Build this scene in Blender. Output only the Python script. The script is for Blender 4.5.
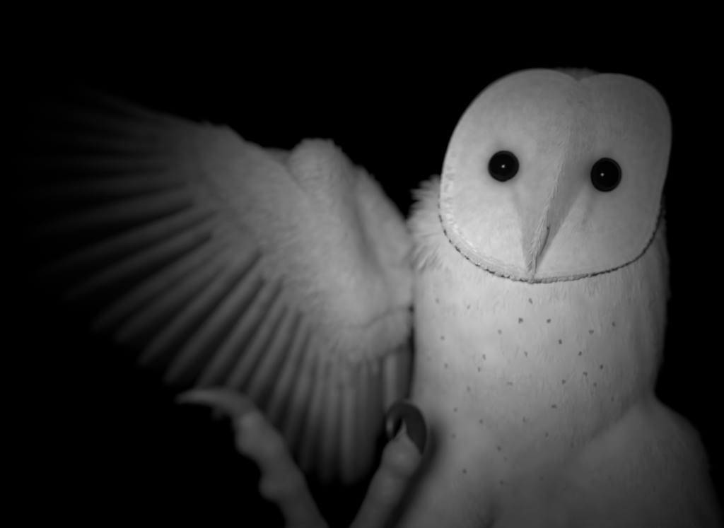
import bpy, math
import numpy as np
from mathutils import Vector

rng = np.random.default_rng(7)
scene = bpy.context.scene
for o in list(bpy.data.objects):
    bpy.data.objects.remove(o, do_unlink=True)
COL = scene.collection

# ------------------------------------------------------------------ camera
CAM_Z = 2.0            # the camera hangs two metres above the ground
F = 776.0              # focal length in photograph pixels (724 wide)
W, H = 724.0, 528.0
cam_data = bpy.data.cameras.new('camera')
cam = bpy.data.objects.new('camera', cam_data)
COL.objects.link(cam)
cam.location = (0, 0, CAM_Z)
cam.rotation_euler = (math.radians(90), 0, 0)
cam_data.sensor_width = 36.0
cam_data.lens = 36.0 * F / W
cam_data.clip_start = 0.01
cam_data.clip_end = 2000
cam_data.dof.use_dof = True
cam_data.dof.focus_distance = 0.350
cam_data.dof.aperture_fstop = 2.3
scene.camera = cam

# ------------------------------------------------------------------ night sky
world = bpy.data.worlds.new('World')
scene.world = world
world.use_nodes = True
wn = world.node_tree.nodes
sky = wn.new('ShaderNodeTexSky')
sky.sky_type = 'NISHITA'
sky.sun_disc = False
sky.sun_elevation = math.radians(-4)
sky.sun_rotation = math.radians(200)
bw = wn.new('ShaderNodeRGBToBW')
world.node_tree.links.new(sky.outputs[0], bw.inputs[0])
world.node_tree.links.new(bw.outputs[0], wn['Background'].inputs[0])
wn['Background'].inputs[1].default_value = 0.002

# ------------------------------------------------------------------ the camera's infrared flash, mounted beside its lens
FLASH_POWER = 7.4
fl_data = bpy.data.lights.new('infrared_flash', 'SPOT')
fl = bpy.data.objects.new('infrared_flash', fl_data)
COL.objects.link(fl)
fl.location = (-0.042, -0.005, CAM_Z + 0.022)
aim = Vector(((424 - 362) / F * 0.38, 0.38, CAM_Z + (264 - 258) / F * 0.38))
fl.rotation_euler = (aim - Vector(fl.location)).to_track_quat('-Z', 'Y').to_euler()
fl_data.energy = FLASH_POWER
fl_data.shadow_soft_size = 0.030
fl_data.spot_size = math.radians(100)
fl_data.spot_blend = 1.0
fl_data.use_nodes = True           # beam profile of the emitter's lens
ln = fl_data.node_tree.nodes; ll = fl_data.node_tree.links
tc = ln.new('ShaderNodeTexCoord')
sx = ln.new('ShaderNodeSeparateXYZ'); ll.new(tc.outputs['Normal'], sx.inputs[0])
SIG_X, SIG_Y = math.radians(9.0), math.radians(8.3)      # the emitter array throws a beam wider than it is high
parts = []
for k, sg in ((0, SIG_X), (1, SIG_Y)):
    sq = ln.new('ShaderNodeMath'); sq.operation = 'MULTIPLY'; ll.new(sx.outputs[k], sq.inputs[0]); ll.new(sx.outputs[k], sq.inputs[1])
    sc_ = ln.new('ShaderNodeMath'); sc_.operation = 'MULTIPLY'; sc_.inputs[1].default_value = -.5 / sg ** 2; ll.new(sq.outputs[0], sc_.inputs[0])
    parts.append(sc_)
ml = ln.new('ShaderNodeMath'); ml.operation = 'ADD'; ll.new(parts[0].outputs[0], ml.inputs[0]); ll.new(parts[1].outputs[0], ml.inputs[1])
ex = ln.new('ShaderNodeMath'); ex.operation = 'EXPONENT'; ll.new(ml.outputs[0], ex.inputs[0])
ll.new(ex.outputs[0], ln['Emission'].inputs['Strength'])

scene.view_settings.view_transform = 'Standard'
scene.view_settings.look = 'None'
scene.view_settings.exposure = 0.0
scene.view_settings.gamma = 1.0
scene.view_settings.use_curve_mapping = False
scene.render.engine = 'CYCLES'
scene.cycles.filter_width = 2.2

# ------------------------------------------------------------------ helpers
def P(px, py, d):
    """photograph pixel at distance d (metres along the view) -> world"""
    return np.array([(px - W / 2) / F * d, d, CAM_Z + (H / 2 - py) / F * d])

def PV(a):
    a = np.asarray(a, float)
    return np.stack([(a[:, 0] - W / 2) / F * a[:, 2], a[:, 2], CAM_Z + (H / 2 - a[:, 1]) / F * a[:, 2]], 1)

def unit(v):
    v = np.asarray(v, float)
    return v / np.maximum(np.linalg.norm(v, axis=-1, keepdims=True), 1e-12)

def mesh_from(name, verts, quads, smooth=True, tint=None, normals=None, uv=None):
    verts = np.asarray(verts, np.float32); quads = np.asarray(quads, np.int32)
    me = bpy.data.meshes.new(name)
    me.vertices.add(len(verts)); me.vertices.foreach_set('co', verts.ravel())
    k = quads.shape[1]
    me.loops.add(quads.size); me.loops.foreach_set('vertex_index', quads.ravel())
    me.polygons.add(len(quads))
    me.polygons.foreach_set('loop_start', np.arange(0, quads.size, k, dtype=np.int32))
    me.polygons.foreach_set('loop_total', np.full(len(quads), k, np.int32))
    me.update(calc_edges=True)
    me.polygons.foreach_set('use_smooth', np.full(len(quads), smooth))
    if tint is not None:
        at = me.attributes.new('tint', 'FLOAT', 'POINT')
        at.data.foreach_set('value', np.asarray(tint, np.float32).ravel())
    if uv is not None:
        at = me.attributes.new('vane', 'FLOAT_VECTOR', 'POINT')
        at.data.foreach_set('vector', np.asarray(uv, np.float32).ravel())
    if normals is not None:
        me.normals_split_custom_set_from_vertices(np.asarray(normals, np.float32))
    me.validate()
    return me

BASE = P(520, 640, 0.43)          # under the owl's belly: the origin of the bird
def obj(name, me, mat, parent=None, kind=None):
    o = bpy.data.objects.new(name, me)
    me.materials.append(mat)
    COL.objects.link(o)
    if parent is not None:
        o.parent = parent
        if parent.type == 'EMPTY':
            o.location = -Vector(BASE)      # meshes are written in world metres
    if kind: o['kind'] = kind
    return o

# ------------------------------------------------------------------ materials
def new_mat(name):
    m = bpy.data.materials.new(name); m.use_nodes = True
    n = m.node_tree.nodes; l = m.node_tree.links
    return m, n, l, n['Principled BSDF']

def plumage_mat(name, col, noise_scale=180.0, amount=0.18, translucency=0.0, barbs=False):
    m, n, l, p = new_mat(name)
    p.inputs['Roughness'].default_value = 0.85
    p.inputs['Specular IOR Level'].default_value = 0.15
    p.inputs['Sheen Weight'].default_value = 0.08
    at = n.new('ShaderNodeAttribute'); at.attribute_name = 'tint'
    ge = n.new('ShaderNodeNewGeometry')
    no = n.new('ShaderNodeTexNoise'); no.inputs['Scale'].default_value = noise_scale; no.inputs['Detail'].default_value = 3
    l.new(ge.outputs['Position'], no.inputs['Vector'])
    mr = n.new('ShaderNodeMapRange'); mr.inputs['From Min'].default_value = 0.3; mr.inputs['From Max'].default_value = 0.7
    mr.inputs['To Min'].default_value = 1 - amount; mr.inputs['To Max'].default_value = 1.0
    l.new(no.outputs['Fac'], mr.inputs['Value'])
    mu = n.new('ShaderNodeMath'); mu.operation = 'MULTIPLY'
    l.new(at.outputs['Fac'], mu.inputs[0]); l.new(mr.outputs[0], mu.inputs[1])
    last = mu.outputs[0]
    if barbs:
        av = n.new('ShaderNodeAttribute'); av.attribute_name = 'vane'
        sp = n.new('ShaderNodeSeparateXYZ'); l.new(av.outputs['Vector'], sp.inputs[0])
        # slanting barbs: along - |across|
        aa = n.new('ShaderNodeMath'); aa.operation = 'ABSOLUTE'; l.new(sp.outputs[0], aa.inputs[0])
        sb = n.new('ShaderNodeMath'); sb.operation = 'SUBTRACT'; l.new(sp.outputs[1], sb.inputs[0]); l.new(aa.outputs[0], sb.inputs[1])
        cb = n.new('ShaderNodeCombineXYZ'); l.new(sb.outputs[0], cb.inputs[1]); l.new(sp.outputs[2], cb.inputs[2])
        n2 = n.new('ShaderNodeTexNoise'); n2.inputs['Scale'].default_value = 700; n2.inputs['Detail'].default_value = 2
        l.new(cb.outputs[0], n2.inputs['Vector'])
        m2 = n.new('ShaderNodeMapRange'); m2.inputs['From Min'].default_value = 0.3; m2.inputs['From Max'].default_value = 0.7
        m2.inputs['To Min'].default_value = 0.72; m2.inputs['To Max'].default_value = 1.0
        l.new(n2.outputs['Fac'], m2.inputs['Value'])
        mm = n.new('ShaderNodeMath'); mm.operation = 'MULTIPLY'; l.new(last, mm.inputs[0]); l.new(m2.outputs[0], mm.inputs[1])
        last = mm.outputs[0]
    mx = n.new('ShaderNodeMath'); mx.operation = 'MULTIPLY'; mx.inputs[1].default_value = col
    l.new(last, mx.inputs[0])
    l.new(mx.outputs[0], p.inputs['Base Color'])
    if translucency > 0:
        tr = n.new('ShaderNodeBsdfTranslucent'); l.new(mx.outputs[0], tr.inputs['Color'])
        mix = n.new('ShaderNodeMixShader'); mix.inputs[0].default_value = translucency
        l.new(p.outputs[0], mix.inputs[1]); l.new(tr.outputs[0], mix.inputs[2])
        l.new(mix.outputs[0], n['Material Output'].inputs['Surface'])
    return m

M_SKIN = plumage_mat('white_down', 0.66, 90, 0.15)
M_PLUME = plumage_mat('white_plumage', 0.74, 150, 0.16, 0.15)
M_DISC = plumage_mat('facial_disc_plumage', 0.66, 260, 0.14, 0.0)
M_FEATHER = plumage_mat('flight_feather', 0.84, 60, 0.2, 0.10, True)
M_COVERT = plumage_mat('covert_feather', 0.66, 120, 0.2, 0.12, True)

def skin_mat():
    m, n, l, p = new_mat('scaly_foot_skin')
    p.inputs['Roughness'].default_value = 0.55
    ge = n.new('ShaderNodeNewGeometry')
    vo = n.new('ShaderNodeTexVoronoi'); vo.inputs['Scale'].default_value = 700
    l.new(ge.outputs['Position'], vo.inputs['Vector'])
    no = n.new('ShaderNodeTexNoise'); no.inputs['Scale'].default_value = 140; no.inputs['Detail'].default_value = 4
    l.new(ge.outputs['Position'], no.inputs['Vector'])
    mr = n.new('ShaderNodeMapRange'); mr.inputs['To Min'].default_value = 0.13; mr.inputs['To Max'].default_value = 0.30
    l.new(no.outputs['Fac'], mr.inputs['Value']); l.new(mr.outputs[0], p.inputs['Base Color'])
    bp = n.new('ShaderNodeBump'); bp.inputs['Strength'].default_value = 0.5; bp.inputs['Distance'].default_value = 0.0008
    l.new(vo.outputs['Distance'], bp.inputs['Height']); l.new(bp.outputs[0], p.inputs['Normal'])
    return m
M_FOOT = skin_mat()

def simple_mat(name, c, rough, spec=0.5, coat=0.0, noise=None):
    m, n, l, p = new_mat(name)
    p.inputs['Base Color'].default_value = (c, c, c, 1)
    p.inputs['Roughness'].default_value = rough
    p.inputs['Specular IOR Level'].default_value = spec
    p.inputs['Coat Weight'].default_value = coat
    if noise:
        ge = n.new('ShaderNodeNewGeometry')
        no = n.new('ShaderNodeTexNoise'); no.inputs['Scale'].default_value = noise; no.inputs['Detail'].default_value = 5
        l.new(ge.outputs['Position'], no.inputs['Vector'])
        mr = n.new('ShaderNodeMapRange'); mr.inputs['To Min'].default_value = c * 0.6; mr.inputs['To Max'].default_value = c * 1.4
        l.new(no.outputs['Fac'], mr.inputs['Value']); l.new(mr.outputs[0], p.inputs['Base Color'])
        bp = n.new('ShaderNodeBump'); bp.inputs['Strength'].default_value = 0.3; bp.inputs['Distance'].default_value = 0.001
        l.new(no.outputs['Fac'], bp.inputs['Height']); l.new(bp.outputs[0], p.inputs['Normal'])
    return m
M_EYE = simple_mat('black_eye', 0.003, 0.12, 0.10, 0.0)
M_LID = simple_mat('dark_eyelid', 0.006, 0.8, 0.05)
M_CLAW = simple_mat('dark_claw', 0.14, 0.4, 0.5, 0.0, 300)
M_BEAK = simple_mat('pale_beak', 0.42, 0.5, 0.4, 0.0, 200)
M_NOSTRIL = simple_mat('nostril', 0.06, 0.8)
M_GROUND = simple_mat('night_field', 0.06, 0.95, 0.1, 0.0, 6)

# ------------------------------------------------------------------ the setting
s = 600.0
n = 61
g = np.linspace(-1, 1, n); g = np.sign(g) * np.abs(g) ** 2.5 * s
gx, gy = np.meshgrid(g, g, indexing='ij')
gz = 0.05 * np.sin(gx * 0.7 + 1) * np.sin(gy * 0.6)
gi = np.arange(n * n).reshape(n, n)
gq = np.stack([gi[:-1, :-1], gi[1:, :-1], gi[1:, 1:], gi[:-1, 1:]], -1).reshape(-1, 4)
o = obj('ground', mesh_from('ground', np.stack([gx, gy, gz], -1).reshape(-1, 3), gq), M_GROUND)
o['kind'] = 'structure'; o['label'] = 'dark open ground lost in the night'

# ------------------------------------------------------------------ signed-distance modelling
def sd_ellipsoid(p, c, r):
    q = (p - c) / np.asarray(r)
    k0 = np.sqrt((q * q).sum(-1)); q2 = (p - c) / (np.asarray(r) ** 2)
    k1 = np.sqrt((q2 * q2).sum(-1))
    return k0 * (k0 - 1) / np.maximum(k1, 1e-9)

def sd_cone(p, a, b, ra, rb):
    ab = b - a
    t = np.clip(((p - a) @ ab) / (ab @ ab), 0, 1)
    d = p - a - t[..., None] * ab
    return np.sqrt((d * d).sum(-1)) - (ra + (rb - ra) * t)

def sd_triangle(p, a, b, c, r):
    ba, cb, ac = b - a, c - b, a - c
    nor = np.cross(ba, ac)
    pa, pb, pc = p - a, p - b, p - c
    ins = (np.sign(pa @ np.cross(ba, nor)) + np.sign(pb @ np.cross(cb, nor)) + np.sign(pc @ np.cross(ac, nor))) < 2
    def seg(q, e):
        t = np.clip((q @ e) / (e @ e), 0, 1)
        d = e * t[..., None] - q
        return (d * d).sum(-1)
    m = np.minimum(np.minimum(seg(pa, ba), seg(pb, cb)), seg(pc, ac))
    pl = (pa @ nor) ** 2 / (nor @ nor)
    return np.sqrt(np.where(ins, m, pl)) - r

def smin(a, b, k):
    h = np.clip(0.5 + 0.5 * (b - a) / k, 0, 1)
    return b * (1 - h) + a * h - k * h * (1 - h)

def surface_nets(Fv, org, h):
    ins = Fv < 0
    nx, ny, nz = Fv.shape
    acc = np.zeros((nx - 1, ny - 1, nz - 1, 3), np.float32); cnt = np.zeros((nx - 1, ny - 1, nz - 1), np.float32)
    corners = [(i, j, k) for i in (0, 1) for j in (0, 1) for k in (0, 1)]
    def sl(c): return Fv[c[0]:nx - 1 + c[0], c[1]:ny - 1 + c[1], c[2]:nz - 1 + c[2]]
    for a in corners:
        for ax in range(3):
            if a[ax]: continue
            b = list(a); b[ax] = 1
            fa, fb = sl(a), sl(b)
            m = (fa < 0) != (fb < 0)
            t = np.where(m, fa / np.where(m, fa - fb, 1), 0)
            for q in range(3):
                acc[..., q] += np.where(m, a[q] + (t if q == ax else 0), 0)
            cnt += m
    act = cnt > 0
    idx = -np.ones(act.shape, np.int64); ii = np.argwhere(act); idx[act] = np.arange(len(ii))
    v = org + h * (ii + acc[act] / cnt[act][:, None])
    quads = []
    for ax in range(3):
        u, w = (ax + 1) % 3, (ax + 2) % 3
        s0 = [slice(None)] * 3; s1 = [slice(None)] * 3
        s0[ax] = slice(0, -1); s1[ax] = slice(1, None)
        A, B = ins[tuple(s0)], ins[tuple(s1)]
        for flip in (False, True):
            e = np.argwhere((A & ~B) if not flip else (~A & B))
            e = e[(e[:, u] > 0) & (e[:, w] > 0) & (e[:, u] < Fv.shape[u] - 1) & (e[:, w] < Fv.shape[w] - 1)]
            du = np.zeros(3, int); du[u] = 1; dw = np.zeros(3, int); dw[w] = 1
            c = [e - du - dw, e - dw, e, e - du]
            q = np.stack([idx[x[:, 0], x[:, 1], x[:, 2]] for x in c], 1)
            quads.append(q[:, ::-1] if flip else q)
    return v, np.concatenate(quads)

def sdf_mesh(fn, lo, hi, h):
    ax = [np.arange(lo[i], hi[i], h) for i in range(3)]
    g = np.stack(np.meshgrid(*ax, indexing='ij'), -1)
    return surface_nets(fn(g), np.array([a[0] for a in ax]), h)

# ------------------------------------------------------------------ the owl
owl = bpy.data.objects.new('barn_owl', None)
COL.objects.link(owl)
owl.location = BASE
owl.empty_display_size = 0.05
owl['label'] = 'white barn owl facing the lens, one wing spread and talons thrust forward'
owl['category'] = 'owl'

SHOULDER, ELBOW, WRIST, HAND = P(426, 275, .456), P(352, 300, .424), P(318, 166, .406), P(256, 163, .43)
def body_sdf(p):
    d = sd_ellipsoid(p, P(537, 325, .424), (.0655, .058, .082))                       # breast
    d = smin(d, sd_ellipsoid(p, P(512, 455, .458), (.064, .056, .085)), .03)          # belly
    d = smin(d, sd_ellipsoid(p, P(499, 256, .424), (.043, .044, .050)), .02)          # side of the neck
    d = smin(d, sd_ellipsoid(p, P(550, 245, .418), (.053, .046, .045)), .03)          # neck
    d = smin(d, sd_ellipsoid(p, P(562, 172, .418), (.0525, .046, .0535)), .012)       # skull
    d = smin(d, sd_cone(p, P(632, 465, .408), P(655, 600, .400), .036, .044), .009)   # left thigh
    d = smin(d, sd_cone(p, P(645, 600, .400), P(600, 700, .37), .030, .010), .012)
    d = smin(d, sd_cone(p, P(446, 462, .418), P(425, 580, .380), .028, .022), .018)   # right thigh
    d = smin(d, sd_cone(p, P(425, 580, .375), P(345, 590, .315), .017, .0075), .012)
    d = smin(d, sd_cone(p, P(520, 560, .45), P(525, 640, .52), .04, .02), .03)        # tail root
    a = smin(sd_cone(p, SHOULDER, ELBOW, .012, .011), sd_cone(p, ELBOW, WRIST, .0100, .0065), .016)
    a = smin(a, sd_cone(p, WRIST, HAND, .0068, .0060), .012)
    edge_pts = [SHOULDER, P(404, 243, .452), P(384, 213, .444), P(362, 188, .430), P(341, 174, .417), WRIST]     # front edge of the wing
    ed = tr = None
    for c1, c2 in zip(edge_pts[:-1], edge_pts[1:]):
        e_, t_ = sd_cone(p, c1, c2, .0042, .0042), sd_triangle(p, c1, c2, ELBOW, .003)
        ed = e_ if ed is None else np.minimum(ed, e_); tr = t_ if tr is None else np.minimum(tr, t_)
    a = smin(a, smin(ed, tr, .006), .014)
    d = smin(d, a, .006)
    x, y, z = p[..., 0], p[..., 1], p[..., 2]
    d = d + .0003 * np.sin(x * 210 + 3 * np.sin(z * 90)) * np.sin(z * 160 + 2 * np.sin(x * 120)) + .0002 * np.sin(x * 420 + z * 130 + y * 90)   # uneven lie of the feathers
    return d
bv, bq = sdf_mesh(body_sdf, (-.075, .32, CAM_Z - .24), (.19, .56, CAM_Z + .12), .0021)
bpx = np.stack([bv[:, 0] / bv[:, 1] * F + W / 2, H / 2 - (bv[:, 2] - CAM_Z) / bv[:, 1] * F], 1)
body = obj('body', mesh_from('body', bv, bq, tint=np.where((bpx[:, 0] < 413) & (bpx[:, 1] < 352), .74, 1.0)), M_SKIN, owl)  # tint also carries the weaker flash light on the wing

# flight-feather layout: (base px,py,d), (tip px,py,d)
prim = [((250, 156, .430), (66, 92, .560)), ((258, 159, .428), (30, 112, .560)), ((266, 162, .425), (16, 140, .555)),
        ((275, 165, .422), (12, 172, .550)), ((284, 168, .419), (16, 207, .545)), ((293, 171, .416), (26, 244, .540)),
        ((302, 174, .413), (42, 280, .535)), ((311, 177, .411), (68, 309, .530)), ((320, 180, .409), (96, 330, .525)),
        ((328, 184, .407), (122, 350, .520))]
seco = [((322, 181, .408), (148, 366, .515)), ((325, 194, .409), (172, 385, .512)), ((328, 207, .410), (196, 404, .509)),
        ((332, 220, .411), (220, 421, .506)), ((335, 233, .412), (244, 438, .503)), ((338, 246, .413), (268, 453, .500)),
        ((341, 259, .414), (290, 466, .497)), ((345, 272, .415), (311, 477, .494)), ((348, 285, .416), (331, 484, .490)),
        ((351, 298, .418), (349, 484, .486)), ((364, 297, .424), (364, 468, .480)), ((378, 294, .431), (378, 440, .475)),
        ((392, 290, .438), (392, 410, .470))]
FB = PV([f[0] for f in prim + seco]); FT = PV([(f[1][0], f[1][1], .415 + (f[1][2] - .415) * float(np.interp(k, [0, 11, 22], [.72, .80, 1.45]))) for k, f in enumerate(prim + seco)]) + rng.normal(0, .0022, (23, 3))
FD = unit(FT - FB); NF = len(FB)
# wing plane normal (towards the front), varying along the fan
FN = []
for i in range(NF):
    a = FD[max(i - 1, 0)]; b = FD[min(i + 1, NF - 1)]
    nn = unit(np.cross(b, a))
    if nn[1] > 0: nn = -nn
    FN.append(nn)
FN = unit(np.array(FN) * .6 + np.array([.1, -1, 0]) * .4)

def feather(base, tip, nrm, wl, wt, twist=0.0, bend=0.0, camber=.12, nseg=26, seed=0, dark=0.45, rachis=.0011, fade=0.0):
    """one flight feather: shaft and two vanes. The leading vane is on the +side."""
    r = np.random.default_rng(seed)
    L = np.linalg.norm(tip - base); t0 = (tip - base) / L
    sd = unit(np.cross(t0, nrm)); nm = np.cross(sd, t0)
    c, s_ = math.cos(twist), math.sin(twist)
    side = sd * c + nm * s_; nor = np.cross(side, t0)
    across = np.array([-1, -.93, -.8, -.6, -.42, -.3, -.2, -.1, .0, .4, .75, 1.0])
    V, UV, T = [], [], []
    for j in range(nseg + 1):
        t = j / nseg
        e = min(1, (t / .16)) ** .7
        tipr = math.sqrt(max(0, 1 - max(0, (t - .80) / .20) ** 2.3))
        ctr = base + t0 * L * t + sd * bend * L * math.sin(math.pi * t * .5) ** 2 - nor * .05 * L * t * t * 0
        sag = -camber
        for a in across:
            w = (wl if a > 0 else wt) * (0.10 + .9 * e) * max(tipr, .03)
            jit = (r.normal(0, .02) if abs(a) > .85 else 0)
            q = ctr + side * (a * w * (1 + jit)) + nor * (sag * w * a * a)
            q = q + t0 * abs(a) * w * .35 * (1 if t > .1 else t / .1)      # barbs sweep to the tip
            V.append(q); UV.append((a * w, t * L, seed * .37))
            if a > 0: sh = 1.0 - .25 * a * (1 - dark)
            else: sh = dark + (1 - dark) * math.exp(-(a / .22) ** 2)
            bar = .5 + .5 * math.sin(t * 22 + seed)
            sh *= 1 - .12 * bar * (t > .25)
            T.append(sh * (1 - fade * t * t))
    m = len(across)
    gi = np.arange((nseg + 1) * m).reshape(nseg + 1, m)
    Q = np.stack([gi[:-1, :-1], gi[:-1, 1:], gi[1:, 1:], gi[1:, :-1]], -1).reshape(-1, 4).tolist()
    # shaft
    k0 = len(V); k = 5
    for j in range(13):
        t = -.02 + j / 12 * .98
        rad = rachis * (1.15 - t)
        ctr = base + t0 * L * t + sd * bend * L * math.sin(math.pi * max(t, 0) * .5) ** 2
        for q in range(k):
            an = 2 * math.pi * q / k
            V.append(ctr + rad * (side * math.cos(an) + nor * math.sin(an))); UV.append((0, t * L, seed)); T.append(1.05)
    for j in range(12):
        for q in range(k):
            a0 = k0 + j * k + q; a1 = k0 + j * k + (q + 1) % k
            Q.append([a0, a1, a1 + k, a0 + k])
    return np.array(V), np.array(Q), np.array(T), np.array(UV)

def fan(u):
    """interpolated base, tip direction, length and normal at fan position u"""
    i = int(min(max(math.floor(u), 0), NF - 2)); f = u - i
    b = FB[i] * (1 - f) + FB[i + 1] * f; t = FT[i] * (1 - f) + FT[i + 1] * f
    nn = unit(FN[i] * (1 - f) + FN[i + 1] * f)
    return b, unit(t - b), np.linalg.norm(t - b), nn

# underwing coverts: five overlapping rows of soft feathers, joined
CV, CQ, CT, CU = [], [], [], []
off = 0; sd_i = 100
#       start along, length, width, lift towards the front, count
rows = [(.05, .12, .0050, .0040, 64), (.02, .11, .0050, .0055, 68), (-.01, .10, .0050, .0068, 70), (-.04, .09, .0050, .0078, 70)]
def covert(q0, q1, nn, wl, wt, tw, dark, seg=8):
    global off, sd_i
    v, q, t, uv = feather(q0, q1, nn, wl, wt, twist=tw, camber=.25, nseg=seg, seed=sd_i, dark=dark, rachis=.0004)
    CV.append(v); CQ.append(q + off); CT.append(t * rng.uniform(.9, 1.05)); CU.append(uv); off += len(v); sd_i += 1
for u in np.arange(0, NF - .5, .5):                 # greater coverts: one over each flight feather, a shorter one between
    b, dr, L, nn = fan(min(u, NF - 1.001))
    sd_ = unit(np.cross(dr, nn)); main = abs(u - round(u)) < .1
    l2 = L * (rng.uniform(.40, .50) if main else rng.uniform(.27, .36))
    q0 = b + dr * L * .02 + nn * .0045 + sd_ * .0015
    covert(q0, q0 + dr * l2 - nn * .0005, nn, .0042, .0050 if main else .0040, .42, .75, 14)
for st, ln_, wd, lift, cntr in rows:
    for i in range(cntr):
        u = (i + rng.uniform(-.3, .3)) / (cntr - 1) * (NF - 1)
        b, dr, L, nn = fan(min(max(u, 0), NF - 1.001))
        l2 = L * ln_ * rng.uniform(.65, 1.35)
        q0 = b + dr * L * st + nn * lift * .5
        covert(q0, q0 + dr * l2 + nn * (lift * .5 - .001) + np.array([0, 0, rng.normal(0, .0015)]), nn, wd, wd, rng.normal(.12, .06), .9)
wing = obj('wing', mesh_from('wing', np.concatenate(CV), np.concatenate(CQ), tint=np.concatenate(CT), uv=np.concatenate(CU)), M_COVERT, owl)
wing['label'] = 'spread wing showing its pale underside'
for i in range(NF):
    b, t, nn = FB[i], FT[i], FN[i]
    isp = i < 10
    wl, wt = (.0048 + .0014 * math.sin(i * 1.7), .0200) if isp else (.0042 + .0012 * math.sin(i * 2.9), .0175)
    if i == 0: wl, wt = .004, .014
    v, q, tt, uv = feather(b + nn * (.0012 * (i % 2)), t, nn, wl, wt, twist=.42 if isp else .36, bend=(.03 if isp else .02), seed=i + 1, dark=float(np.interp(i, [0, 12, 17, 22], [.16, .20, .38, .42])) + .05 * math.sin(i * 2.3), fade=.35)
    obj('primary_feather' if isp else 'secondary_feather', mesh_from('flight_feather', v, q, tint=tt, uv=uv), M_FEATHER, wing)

# ------------------------------------------------------------------ blades: the fine feathering as real geometry
def vertex_normals(v, q):
    fn = np.cross(v[q[:, 2]] - v[q[:, 0]], v[q[:, 3]] - v[q[:, 1]])
    vn = np.zeros_like(v)
    for k in range(4): np.add.at(vn, q[:, k], fn)
    return unit(vn)

def sample(v, q, count, weight=None):
    vn = vertex_normals(v, q)
    ar = .5 * np.linalg.norm(np.cross(v[q[:, 2]] - v[q[:, 0]], v[q[:, 3]] - v[q[:, 1]]), axis=1)
    if weight is not None: ar = ar * weight(v[q].mean(1), vn[q].mean(1))
    f = rng.choice(len(q), count, p=ar / ar.sum())
    a = rng.random(count)[:, None]; b = rng.random(count)[:, None]
    w = [(1 - a) * (1 - b), a * (1 - b), a * b, (1 - a) * b]
    pos = sum(w[k] * v[q[f, k]] for k in range(4)); nor = unit(sum(w[k] * vn[q[f, k]] for k in range(4)))
    return pos, nor

def blades(pos, nor, dirv, length, width, lift, tint, curl=.35, soft=.75, sink=.0012):
    """pointed little feathers lying along the surface; returns mesh arrays"""
    d = unit(dirv - (dirv * nor).sum(-1, keepdims=True) * nor)
    d = unit(d + rng.normal(0, .16, d.shape)); d = unit(d - (d * nor).sum(-1, keepdims=True) * nor)
    sdv = np.cross(d, nor)
    L = length[:, None]; Wd = width[:, None]; lf = lift[:, None]
    prof = [(0, .55), (.35, 1.0), (.75, .75), (1.0, .12)]
    V, Nn = [], []
    roll = rng.normal(0, .25, (len(pos), 1))
    sdr = sdv * np.cos(roll) + nor * np.sin(roll)
    for t, w in prof:
        c = pos - nor * np.reshape(sink, (-1, 1)) + d * L * t + nor * L * (lf * t - curl * lf * t * t)
        for sg in (-1, 1):
            V.append(c + sdr * sg * Wd * w * .5)
            gn = unit(np.cross(sdr, d + nor * lf * (1 - 2 * curl * t)))
            gn = np.where((gn * nor).sum(-1, keepdims=True) < 0, -gn, gn)
            Nn.append(unit(nor * soft + gn * (1 - soft) + sdv * sg * .12))
    V = np.stack(V, 1); Nn = np.stack(Nn, 1)           # n,8,3
    nb = len(pos)
    base = (np.arange(nb) * 8)[:, None, None]
    q = np.array([[0, 1, 3, 2], [2, 3, 5, 4], [4, 5, 7, 6]])[None] + base
    return V.reshape(-1, 3), q.reshape(-1, 4), np.repeat(tint, 8), Nn.reshape(-1, 3)

def to_px(p):
    return np.stack([p[:, 0] / p[:, 1] * F + W / 2, H / 2 - (p[:, 2] - CAM_Z) / p[:, 1] * F], 1)

def front(c, nn):
    # full density on the front and flanks, thinner on the back
    w_ = np.where(nn[:, 1] < .35, 1.0, .35); p_ = to_px(c)
    return np.where((p_[:, 0] < 412) & (p_[:, 1] < 352), 2.2, w_)
pos, nor = sample(bv, bq, 150000, front)
px = to_px(pos)
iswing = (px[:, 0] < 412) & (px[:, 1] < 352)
dirv = np.tile(np.array([0., .12, -1.]), (len(pos), 1))
hd = px[:, 1] < 235
dirv[hd & ~iswing] = unit(np.stack([(px[:, 0] - 557) / 110, np.full(len(px), 2.4), (170 - px[:, 1]) / 110], 1))[hd & ~iswing]
dd = ((pos[iswing][:, None, :] - FB[None]) ** 2).sum(-1)
wgt = 1 / (dd + 1e-5) ** 2; wgt /= wgt.sum(1, keepdims=True)
dirv[iswing] = unit(wgt @ FD + np.array([-.35, .2, -.1]))
q_ = pos * np.array([1, 1, 1.])
sw = .16 * np.sin(q_[:, 0] * 260 + 2.2 * np.sin(q_[:, 2] * 170)) + .10 * np.sin(q_[:, 2] * 330 + q_[:, 0] * 190)
dirv[~iswing] += (np.stack([sw, np.zeros(len(sw)), np.zeros(len(sw))], 1))[~iswing]
length = rng.uniform(.006, .011, len(pos)); length[iswing] = rng.uniform(.004, .009, iswing.sum())
width = rng.uniform(.0008, .0016, len(pos))
lift = np.abs(rng.normal(.12, .07, len(pos)))
lift[iswing] = np.abs(rng.normal(.13, .06, iswing.sum()))
tuft = (px[:, 0] < 447) & (px[:, 1] > 165) & (px[:, 1] < 250) & ~iswing
lift[tuft] += rng.uniform(0, .35, tuft.sum()); length[tuft] *= 1.25
spike = tuft & (rng.random(len(pos)) < .06); lift[spike] += .45; length[spike] *= 1.3
tint = rng.uniform(.9, 1.05, len(pos)); tint[iswing] *= .72     # wing lining greyed: weaker flash light there is put into its tint
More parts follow.
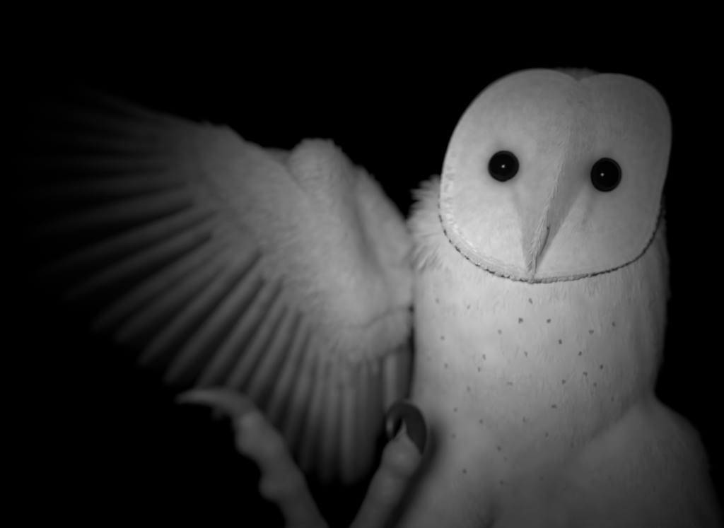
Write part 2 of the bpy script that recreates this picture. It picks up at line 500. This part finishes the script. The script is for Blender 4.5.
# sparse dark specks of the breast
specks = np.array([(432, 356), (447, 363), (445, 335), (483, 353), (482, 368), (512, 381), (457, 408), (482, 418), (455, 434), (498, 445), (520, 318),
          (549, 319), (525, 352), (562, 379), (553, 402), (583, 371), (598, 364), (592, 382), (612, 323), (540, 475), (505, 455), (468, 304), (560, 340),
          (578, 352), (545, 430), (570, 440), (530, 300), (590, 330), (470, 385), (425, 388), (440, 300), (610, 395), (500, 330), (522, 415), (462, 470), (500, 480)], float)
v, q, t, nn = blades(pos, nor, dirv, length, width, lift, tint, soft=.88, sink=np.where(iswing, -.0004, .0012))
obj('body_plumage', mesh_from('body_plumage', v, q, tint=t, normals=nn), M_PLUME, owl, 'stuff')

pxs = to_px(pos); sp_p, sp_n, sp_d, sp_t = [], [], [], []
for k, c in enumerate(specks):
    j = np.argmin(np.hypot(pxs[:, 0] - c[0], pxs[:, 1] - c[1]) + 50 * (nor[:, 1] > -.2))
    tone = rng.uniform(.34, .72)
    side_ = unit(np.cross(nor[j], dirv[j]))
    for m in range(4):
        sp_p.append(pos[j] + nor[j] * .0017 + side_ * rng.normal(0, .00035) + unit(dirv[j]) * rng.normal(0, .0004))
        sp_n.append(nor[j]); sp_d.append(dirv[j]); sp_t.append(tone * rng.uniform(.85, 1.2))
sp_p, sp_n, sp_d, sp_t = map(np.array, (sp_p, sp_n, sp_d, sp_t)); ns_ = len(sp_p)
v, q, t, nn = blades(sp_p, sp_n, sp_d, rng.uniform(.0012, .0020, ns_), rng.uniform(.0006, .0010, ns_), np.full(ns_, .08), sp_t, soft=.9, sink=0)
obj('breast_specks', mesh_from('breast_specks', v, q, tint=t, normals=nn), M_PLUME, owl, 'stuff')

# fine down over the wing lining
cnt_d = 24000
u = rng.uniform(0, NF - 1.001, cnt_d); s_ = -.02 + .19 * rng.random(cnt_d) ** 1.8 * np.interp(u, [0, 4, 9, 16, 22], [.6, .8, 1, 1, .6])
pp = np.zeros((cnt_d, 3)); dv = np.zeros((cnt_d, 3)); nv = np.zeros((cnt_d, 3))
ii = np.floor(u).astype(int); ff = (u - ii)[:, None]
bb = FB[ii] * (1 - ff) + FB[ii + 1] * ff; tt_ = FT[ii] * (1 - ff) + FT[ii + 1] * ff
nv = unit(FN[ii] * (1 - ff) + FN[ii + 1] * ff); dv = unit(tt_ - bb)
LL = np.linalg.norm(tt_ - bb, axis=1, keepdims=True)
pp = bb + dv * LL * s_[:, None] + nv * np.interp(s_, [-.02, .03, .10, .20, .32], [.0070, .0085, .0080, .0060, .0045])[:, None]
v, q, t, nn = blades(pp, nv, dv, rng.uniform(.008, .026, cnt_d), rng.uniform(.0008, .0016, cnt_d) * np.interp(s_, [.0, .17], [1, .40]), np.abs(rng.normal(.05, .04, cnt_d)), rng.uniform(.62, .80, cnt_d) * np.interp(u, [0, 17, 22], [1, 1, .75]), soft=.5)  # down greyed likewise, darkened further towards the body to stand for shade there
obj('wing_down', mesh_from('wing_down', v, q, tint=t, normals=nn), M_PLUME, wing, 'stuff')

# ------------------------------------------------------------------ face
OUT = np.array([(578.5, 84), (571, 77.5), (557, 71), (538.5, 69), (515, 73), (491, 85), (472, 104), (458, 126), (449.5, 149.5), (444, 173), (441, 197), (442, 216),
       (449, 235), (463, 251), (482, 264), (505, 273), (531, 278), (557, 276), (586, 272), (614, 265.6), (638, 254), (650, 237), (657.5, 211), (663, 187), (669, 159),
       (672, 131), (670, 111.6), (662, 95), (647.5, 83), (628.5, 76.5), (609.6, 75), (593, 78)], float)
FC = np.array([556., 180.])
ang = np.unwrap(np.arctan2(-(OUT[:, 1] - FC[1]), OUT[:, 0] - FC[0])); rr = np.linalg.norm(OUT - FC, axis=1)
if ang[-1] < ang[0]: ang = ang[::-1]; rr = rr[::-1]
def outline(th):
    base = ang[0]; t = (th - base) % (2 * np.pi) + base
    A = np.concatenate([ang - 2 * np.pi, ang, ang + 2 * np.pi]); R = np.concatenate([rr, rr, rr])
    m = np.mean([np.interp(t + k, A, R) for k in (-.05, -.025, 0, .025, .05)], axis=0)
    near_notch = np.exp(-((np.angle(np.exp(1j * (th - math.atan2(96, 22.5))))) / .09) ** 2)
    return m * (1 - near_notch) + np.interp(t, A, R) * near_notch
RIDGE_Y = np.array([60, 84, 120, 160, 205, 240, 272, 300.]); RIDGE_X = np.array([582, 578, 570, 562, 547.5, 537, 531, 526.])
E1, E2 = np.array([504., 167.]), np.array([603., 175.])
D0 = .3605
_ty = np.arange(20, 360.)
_gk = np.exp(-.5 * (np.arange(-30, 31) / 9.0) ** 2); _gk /= _gk.sum()
def smooth_table(xs, ys):
    return np.convolve(np.pad(np.interp(_ty, xs, ys), 30, mode='edge'), _gk, 'valid')
T_RX = smooth_table(RIDGE_Y, RIDGE_X)
T_HW = smooth_table([70, 110, 150, 180, 215, 240, 262, 275], [12, 24, 33, 32, 24, 17, 9, 6])
T_HH = smooth_table([70, 95, 125, 165, 205, 240, 262, 276, 284], [0, .001, .0035, .0070, .0092, .0086, .0055, .001, 0])
def relief(x, y, r=None):
    """distance from the camera plane of the face at pixel x,y"""
    sx_ = x - np.interp(y, _ty, T_RX)
    a = np.abs(sx_) / 112
    z = .0200 * a ** 2.3 + .003 * a                                      # halves fall back to the sides
    z = z + .015 * np.clip((150 - y) / 80, 0, 2) ** 2                      # forehead rolls back
    z = z - (.002 + .015 * np.clip(a, 0, 1.2) ** 1.5) * np.clip((y - 195) / 70, 0, 1.3)                           # chin comes forward
    for e in (E1, E2):
        rE = np.hypot(x - e[0], (y - e[1]))
        z = z + .0042 * np.exp(-(rE / 34) ** 2)                            # dish around the eye
    hw = np.interp(y, _ty, T_HW); hh = np.interp(y, _ty, T_HH)
    aa = np.clip(np.abs(sx_) / hw, 0, 1)
    z = z - hh * (1 - aa ** 1.15) ** 1.3                                        # the bristled wedge between the eyes
    z = z + .0015 * np.exp(-(sx_ / 7) ** 2) * np.clip((110 - y) / 30, 0, 1)  # groove below the notch
    return D0 + z
nt, nr = 288, 84
th = np.linspace(0, 2 * np.pi, nt, endpoint=False)
R_o = outline(th)
rf = np.concatenate([np.linspace(.004, .90, nr - 22), np.linspace(.905, 1.0, 22)])
DV = []
for r in rf:
    x = FC[0] + np.cos(th) * R_o * r; y = FC[1] - np.sin(th) * R_o * r
    d = relief(x, y)
    edge = (1 - r) * R_o                       # px from the outline
    d = d - (.0006 + .0012 * np.clip(np.cos(th - math.radians(215)), 0, 1)) * np.exp(-((edge - 4.5) / 4.5) ** 2)
    d = d + .0030 * np.clip(1 - edge / 2.5, 0, 1) ** 2
    DV.append(PV(np.stack([x, y, d], 1)))
for k, (r, back) in enumerate([(1.006, .006), (1.0, .011), (.98, .018), (.93, .030), (.84, .042)]):
    x = FC[0] + np.cos(th) * R_o * r; y = FC[1] - np.sin(th) * R_o * r
    DV.append(PV(np.stack([x, y, relief(FC[0] + np.cos(th) * R_o, FC[1] - np.sin(th) * R_o) + back], 1)))
DV = np.concatenate(DV); m_ = len(DV) // nt
gi = np.arange(m_ * nt).reshape(m_, nt); gj = np.roll(gi, -1, axis=1)
DQ = np.stack([gi[:-1], gi[1:], gj[1:], gj[:-1]], -1).reshape(-1, 4)
def disc_tint(px):
    """dusky feathering round the eyes and down the bristled wedge"""
    sg = px[:, 0] - np.interp(px[:, 1], _ty, T_RX)
    t = np.ones(len(px))
    for e, s2 in ((E1, 1), (E2, -1)):
        v = px - e; rE = np.linalg.norm(v, axis=1)
        t *= np.interp(rE, [13, 17, 21, 28, 42], [.25, .45, .72, .92, 1.0])
        # dark streak from the inner corner of the eye towards the beak
        q = (px - (e + np.array([7 * s2, 14]))) @ np.array([[.30 * s2, -.95], [.95, .30 * s2]])
        al = q[:, 0]; ac = q[:, 1]
        t *= 1 - .30 * np.exp(-(ac / 5) ** 2) * np.clip(1 - np.abs(al - 22) / 34, 0, 1)
        # brow streak up and outwards
        bq_ = (px - (e + np.array([-2 * s2, -15]))) @ np.array([[-.5 * s2, -.87], [-.87, .5 * s2]])
        t *= 1 - .22 * np.exp(-(bq_[:, 1] / 6) ** 2) * np.clip(1 - np.abs(bq_[:, 0] - 8) / 18, 0, 1)
    w = np.clip(1.15 - np.abs(sg) / np.interp(px[:, 1], _ty, T_HW), 0, .6) / .6
    t *= 1 - w * np.interp(px[:, 1], [110, 160, 200, 270], [0, .08, .16, .22])
    return t
disc = obj('facial_disc', mesh_from('facial_disc', DV, DQ, tint=disc_tint(to_px(DV))), M_DISC, owl)
disc['label'] = 'heart-shaped white facial disc'

# fine radiating feathers on the disc
pos, nor = sample(DV[:nt * nr], DQ[:nt * (nr - 1)], 60000)
if nor[:, 1].mean() > 0: nor = -nor
px = to_px(pos)
v1, v2 = px - E1, px - E2
sgn = px[:, 0] - np.interp(px[:, 1], RIDGE_Y, RIDGE_X)
left = sgn < 0
vec = np.where(left[:, None], v1, v2); re = np.linalg.norm(vec, axis=1)
vec = unit(vec)
hwp = np.interp(px[:, 1], _ty, T_HW)
wedge = (np.abs(sgn) < hwp * rng.uniform(.6, 1.0, len(px))) & (px[:, 1] > 110)
vec[wedge] = unit(np.stack([np.full(wedge.sum(), -.28) + .25 * sgn[wedge] / 30, np.full(wedge.sum(), 1.)], 1))
keep = re > 15 + 1.5 * np.sin(3 * np.arctan2(vec[:, 1], vec[:, 0]))
pos, nor, px, vec, re, wedge = pos[keep], nor[keep], px[keep], vec[keep], re[keep], wedge[keep]
dirv = np.stack([vec[:, 0], np.zeros(len(vec)), -vec[:, 1]], 1)
nb = len(pos)
lenb = rng.uniform(.004, .008, nb) * np.clip(re / 45, .45, 1)
tint = rng.uniform(.90, 1.04, nb)
pa = np.arctan2(-(px[:, 1] - FC[1]), px[:, 0] - FC[0])
edge_b = outline(pa) - np.linalg.norm(px - FC, axis=1)
lenb = np.minimum(lenb, np.clip(edge_b, 1.5, 99) * .00046 * 1.3)          # none reaches past the rim
tint *= disc_tint(px)
v, q, t, nn = blades(pos, nor, dirv, lenb, rng.uniform(.0005, .0010, nb), np.abs(rng.normal(.03, .025, nb)), tint, soft=.93, sink=.0003)
obj('disc_plumage', mesh_from('disc_plumage', v, q, tint=t, normals=nn), M_DISC, disc, 'stuff')

# ruff of short stiff feathers round the disc, with dark tips on its lower outer row
RV, RQ, RT, RN = [], [], [], []; off = 0
for row, (rin, ln_, wd, dz) in enumerate([(.900, .0036, .0022, .0002), (.925, .0036, .0022, -.0004), (.950, .0034, .0022, -.0005), (.985, .0026, .0024, .0012)]):
    per = 280
    for k in range(per):
        a = 2 * math.pi * (k + .5 * (row % 2) + rng.uniform(-.2, .2)) / per
        Ro = float(outline(np.array([a]))[0])
        low = max(0, -math.sin(a))                        # 1 at the chin
        lowleft = max(0, math.cos(a - math.radians(215)))
        if row < 3 and rng.random() > 2.2 * lowleft - 1.3: continue
        if row == 3 and (math.degrees(a) % 360 < 186 or math.degrees(a) % 360 > 346): continue
        c = FC + np.array([math.cos(a), -math.sin(a)]) * Ro * rin
        d = float(relief(np.array([c[0]]), np.array([c[1]]))[0]) + dz - .0006
        p0 = P(c[0], c[1], d)
        dr = unit(np.array([math.cos(a), .5 if row == 3 else .3, math.sin(a)])); sdv = unit(np.cross(dr, np.array([0, -1, 0]))); nm = np.cross(sdv, dr)
        if nm[1] > 0: nm = -nm
        L = ln_ * rng.uniform(.85, 1.15) * (.8 + .4 * low)
        dk = 1.0
        if row == 3:
            f = np.interp(math.degrees(a) % 360, [150, 175, 200, 245, 258, 268, 284, 292, 330, 345, 360], [1, .5, .05, .05, .2, .8, .6, .06, .06, .4, 1])
            dk = f if rng.random() < .62 else min(1, f + .65)
        ft_ = rng.uniform(.72, 1.1)
        for t, w in [(0, .7), (.45, 1), (.8, .8), (1, .3)]:
            for sg in (-1, 0, 1):
                RV.append(p0 + dr * L * t + sdv * sg * wd * w * .5 + nm * (.0004 * (1 - abs(sg)) + .0005 * t * (1 - t) * 2))
                RT.append(ft_ * (1 if t < .3 else (1 + (dk - 1) * min(1, (t - .2) / .4))))
        for j in range(3):
            for i in range(2):
                b0 = off + j * 3 + i
                RQ.append([b0, b0 + 1, b0 + 4, b0 + 3])
        off += 12
obj('ruff', mesh_from('ruff', RV, RQ, tint=RT), M_PLUME, disc, 'stuff')

# eyes
def uv_sphere(c, r, nu=40, nv_=24, sc=(1, 1, 1)):
    V = [];
    for j in range(nv_ + 1):
        ph = math.pi * j / nv_
        for i in range(nu):
            a = 2 * math.pi * i / nu
            V.append((c[0] + r * sc[0] * math.sin(ph) * math.cos(a), c[1] + r * sc[1] * math.cos(ph), c[2] + r * sc[2] * math.sin(ph) * math.sin(a)))
    Q = [[j * nu + i, j * nu + (i + 1) % nu, (j + 1) * nu + (i + 1) % nu, (j + 1) * nu + i] for j in range(nv_) for i in range(nu)]
    return np.array(V), np.array(Q)
for e, sc in ((E1, (1.0, 1, .97)), (E2, (1.0, 1, 1.05))):
    d = float(relief(np.array([e[0]]), np.array([e[1]]))[0])
    c = P(e[0], e[1], d + .0012)
    v, q = uv_sphere(c, .0079, sc=sc)
    eye = obj('eye', mesh_from('eye', v, q), M_EYE, owl)
    # eyelid: a thin dark fleshy ring hugging the eyeball, a little uneven
    V = []
    for i in range(48):
        a = 2 * math.pi * i / 48
        ctr = np.array([math.cos(a) * sc[0], 0, math.sin(a) * sc[2]])
        for j in range(8):
            b = 2 * math.pi * j / 8
            rr_ = .0074 + .00015 * math.sin(3 * a + e[0]) + .00045 * math.cos(b)
            V.append(c + ctr * rr_ + np.array([0, -.0026 + .0006 * math.sin(b), 0]))
    Q = [[i * 8 + j, ((i + 1) % 48) * 8 + j, ((i + 1) % 48) * 8 + (j + 1) % 8, i * 8 + (j + 1) % 8] for i in range(48) for j in range(8)]
    obj('eyelid', mesh_from('eyelid', np.array(V), np.array(Q)), M_LID, eye)

# beak: hooked, laterally narrow, emerging from the bristles
path = [(546, 212, .0045), (543, 222, .0015), (540, 232, .0000), (537, 244, -.0006), (534, 256, -.0002), (531.5, 267, .0014)]
bw_ = [.0022, .0036, .0040, .0036, .0026, .0007]
BV, k = [], 16
cs = []
for (x, y, dz) in path:
    d = float(relief(np.array([x]), np.array([y]))[0])
    cs.append(P(x, y, d + dz + .0046))
cs = np.array(cs)
tt = np.linspace(0, 1, len(cs)); T2 = np.linspace(0, 1, 22)
cs2 = np.stack([np.interp(T2, tt, cs[:, i]) for i in range(3)], 1); w2 = np.interp(T2, tt, bw_)
for c, w in zip(cs2, w2):
    for i in range(k):
        a = 2 * math.pi * i / k
        BV.append(c + np.array([math.cos(a) * w, math.sin(a) * w * 1.0 - .0002, 0]))
BQ = [[j * k + i, j * k + (i + 1) % k, (j + 1) * k + (i + 1) % k, (j + 1) * k + i] for j in range(21) for i in range(k)]
beak = obj('beak', mesh_from('beak', np.array(BV), np.array(BQ)), M_BEAK, owl)
for sg in (-1, 1):
    v, q = uv_sphere(cs2[7] + np.array([sg * .0022, -.0032, 0]), .0007, 12, 8, (.7, .6, 1.3))
    obj('nostril', mesh_from('nostril', v, q), M_NOSTRIL, beak)

# ------------------------------------------------------------------ feet
def chain(p, pts, k=.003):
    d = None
    for a, b in zip(pts[:-1], pts[1:]):
        e = sd_cone(p, P(*a[:3]), P(*b[:3]), a[3], b[3])
        d = e if d is None else smin(d, e, k)
    return d
def claw_mesh(pts, rads, k=12, n2=28):
    pts = np.array(pts); tt = np.linspace(0, 1, len(pts)); T2 = np.linspace(0, 1, n2)
    # smooth the control polygon with a Bezier-like Catmull resample
    def cr(t):
        x = t * (len(pts) - 1); i = int(min(x, len(pts) - 2)); f = x - i
        p0, p1, p2, p3 = pts[max(i - 1, 0)], pts[i], pts[i + 1], pts[min(i + 2, len(pts) - 1)]
        return .5 * (2 * p1 + (p2 - p0) * f + (2 * p0 - 5 * p1 + 4 * p2 - p3) * f * f + (3 * p1 - p0 - 3 * p2 + p3) * f ** 3)
    C = np.array([cr(t) for t in T2]); R = np.interp(T2, tt, rads)
    V = []
    up = np.array([0, -1, .2])
    for i in range(n2):
        tg = unit(C[min(i + 1, n2 - 1)] - C[max(i - 1, 0)])
        s1 = unit(np.cross(tg, up)); s2 = np.cross(s1, tg)
        for j in range(k):
            a = 2 * math.pi * j / k
            V.append(C[i] + R[i] * (s1 * math.cos(a) + s2 * math.sin(a)))
    Q = [[j * k + i, j * k + (i + 1) % k, (j + 1) * k + (i + 1) % k, (j + 1) * k + i] for j in range(n2 - 1) for i in range(k)]
    return np.array(V), np.array(Q)

toeA = [(338, 590, .312, .0070), (312, 535, .302, .0060), (287, 485, .295, .0060), (268, 447, .289, .0056), (252, 424, .286, .0045), (242, 411, .285, .0038)]
toeB = [(338, 590, .312, .0070), (362, 540, .314, .0062), (388, 487, .315, .0062), (402, 457, .315, .0066), (411, 443, .314, .0054)]
toeC = [(338, 590, .312, .0070), (310, 640, .308, .0056), (285, 680, .303, .0052), (268, 715, .298, .0040)]
toeD = [(338, 590, .312, .0070), (372, 640, .312, .0054), (395, 690, .310, .0048), (408, 720, .306, .0038)]
def foot_sdf(p):
    d = None
    for tpts in (toeA, toeB, toeC, toeD):
        e = chain(p, tpts); d = e if d is None else smin(d, e, .004)
    for (x, y, dd, r) in [(250, 441, .2865, .0050), (272, 487, .2925, .0045), (298, 532, .300, .0050), (403, 458, .3115, .0070), (385, 495, .3125, .0052), (338, 585, .306, .0075)]:
        d = smin(d, sd_ellipsoid(p, P(x, y, dd), (r, r, r)), .0035)
    return d
lo = P(215, 745, .30); hi = P(450, 385, .30)
v, q = sdf_mesh(foot_sdf, (lo[0] - .012, .27, lo[2] - .012), (hi[0] + .012, .33, hi[2] + .012), .0011)
foot = obj('foot', mesh_from('foot', v, q), M_FOOT, owl)
foot['label'] = 'raised foot with its toes spread'
M_CLAW_DARK = simple_mat('blackish_claw', 0.025, 0.35, 0.5, 0.0, 300)
def claw(pts, rads, parent, label=None):
    v, q = claw_mesh([P(*x) for x in pts], rads)
    o = obj('claw', mesh_from('claw', v, q), M_CLAW_DARK if label else M_CLAW, parent)
    if label: o['label'] = label
claw([(250, 420, .286), (240, 408, .284), (227, 400, .281), (210, 396, .278), (193, 396, .276), (177, 400, .275)], [.0036, .0042, .0039, .0029, .0017, .0003], foot)
claw([(413, 450, .313), (417, 432, .312), (412, 415, .309), (402, 409, .305), (393, 415, .301), (390, 428, .298), (392, 441, .297)], [.0050, .0046, .0042, .0036, .0029, .0018, .0003], foot, 'blackish hooked claw curling back to its toe')
claw([(268, 715, .298), (258, 735, .292), (254, 755, .283), (258, 770, .275)], [.0036, .0033, .0022, .0003], foot)
claw([(408, 720, .306), (416, 738, .300), (418, 756, .291), (412, 770, .284)], [.0034, .0031, .002, .0003], foot)

# the other foot hangs below the thigh
ft = [(600, 705, .37), ]
tl = [[(600, 700, .37, .0075), (575, 730, .345, .0056), (555, 742, .325, .0045)], [(600, 700, .37, .0075), (605, 740, .345, .0056), (607, 762, .325, .0045)],
      [(600, 700, .37, .0075), (635, 728, .35, .0054), (660, 740, .335, .0045)], [(600, 700, .37, .0075), (610, 715, .395, .0054), (615, 735, .41, .0045)]]
def foot2(p):
    d = None
    for tpts in tl:
        e = chain(p, tpts); d = e if d is None else smin(d, e, .004)
    return d
a_ = np.array([P(*x[:3]) for t_ in tl for x in t_])
v, q = sdf_mesh(foot2, a_.min(0) - .014, a_.max(0) + .014, .0013)
foot_b = obj('foot', mesh_from('foot', v, q), M_FOOT, owl)
for t_ in tl:
    x, y, d, r = t_[-1]; x0, y0, d0, _ = t_[-2]
    dx, dy, dd = (x - x0) * .5, (y - y0) * .5, (d - d0) * .5
    claw([(x, y, d), (x + dx * .6, y + dy * .5, d + dd * .7), (x + dx, y + dy + 14, d + dd), (x + dx * .9, y + dy + 30, d + dd * 1.1)], [.0036, .0031, .0019, .0003], foot_b)

# ------------------------------------------------------------------ tail and the folded far wing, both behind the body
root = P(525, 625, .51)
TV, TQ, TT, TU = feather(root + np.array([0, -.004, .01]), root + np.array([0, .05, -.05]), np.array([0, -.8, -.6]), .014, .014, nseg=8, seed=300, dark=.9)
tail = obj('tail', mesh_from('tail', TV, TQ, tint=TT, uv=TU), M_COVERT, owl)
for i in range(10):
    f = (i - 4.5) / 4.5
    tip = root + np.array([.05 * f, .085 - .006 * abs(f), -.085 + .008 * abs(f)])
    v, q, t, uv = feather(root + np.array([.012 * f, .002 * (i % 2), 0]), tip, np.array([0, -.75, -.66]), .011, .011, nseg=14, seed=400 + i, dark=.7)
    obj('tail_feather', mesh_from('tail_feather', v, q, tint=t, uv=uv), M_FEATHER, tail)
sh = P(610, 275, .458)
wv, wq = sdf_mesh(lambda p: smin(sd_cone(p, sh, sh + np.array([-.005, .035, -.05]), .014, .012), sd_cone(p, sh + np.array([-.005, .035, -.05]), sh + np.array([-.006, .055, .02]), .011, .008), .01),
                  sh + np.array([-.03, -.02, -.07]), sh + np.array([.03, .075, .04]), .002)
wing_b = obj('wing', mesh_from('wing', wv, wq, tint=np.ones(len(wv))), M_SKIN, owl)
wing_b['label'] = 'folded wing behind the body'
w0 = sh + np.array([-.006, .055, .015])
for i in range(12):
    f = i / 11
    b = w0 + np.array([-.001 * i, -.02 * f, -.045 * f]); tip = b + np.array([-.035 - .004 * i, .075 + .01 * (1 - f), -.17 + .06 * f])
    v, q, t, uv = feather(b, tip, np.array([.9, -.2, .1]), .009, .014, twist=.1, nseg=14, seed=500 + i, dark=.6)
    obj('primary_feather' if i < 6 else 'secondary_feather', mesh_from('flight_feather', v, q, tint=t, uv=uv), M_FEATHER, wing_b)
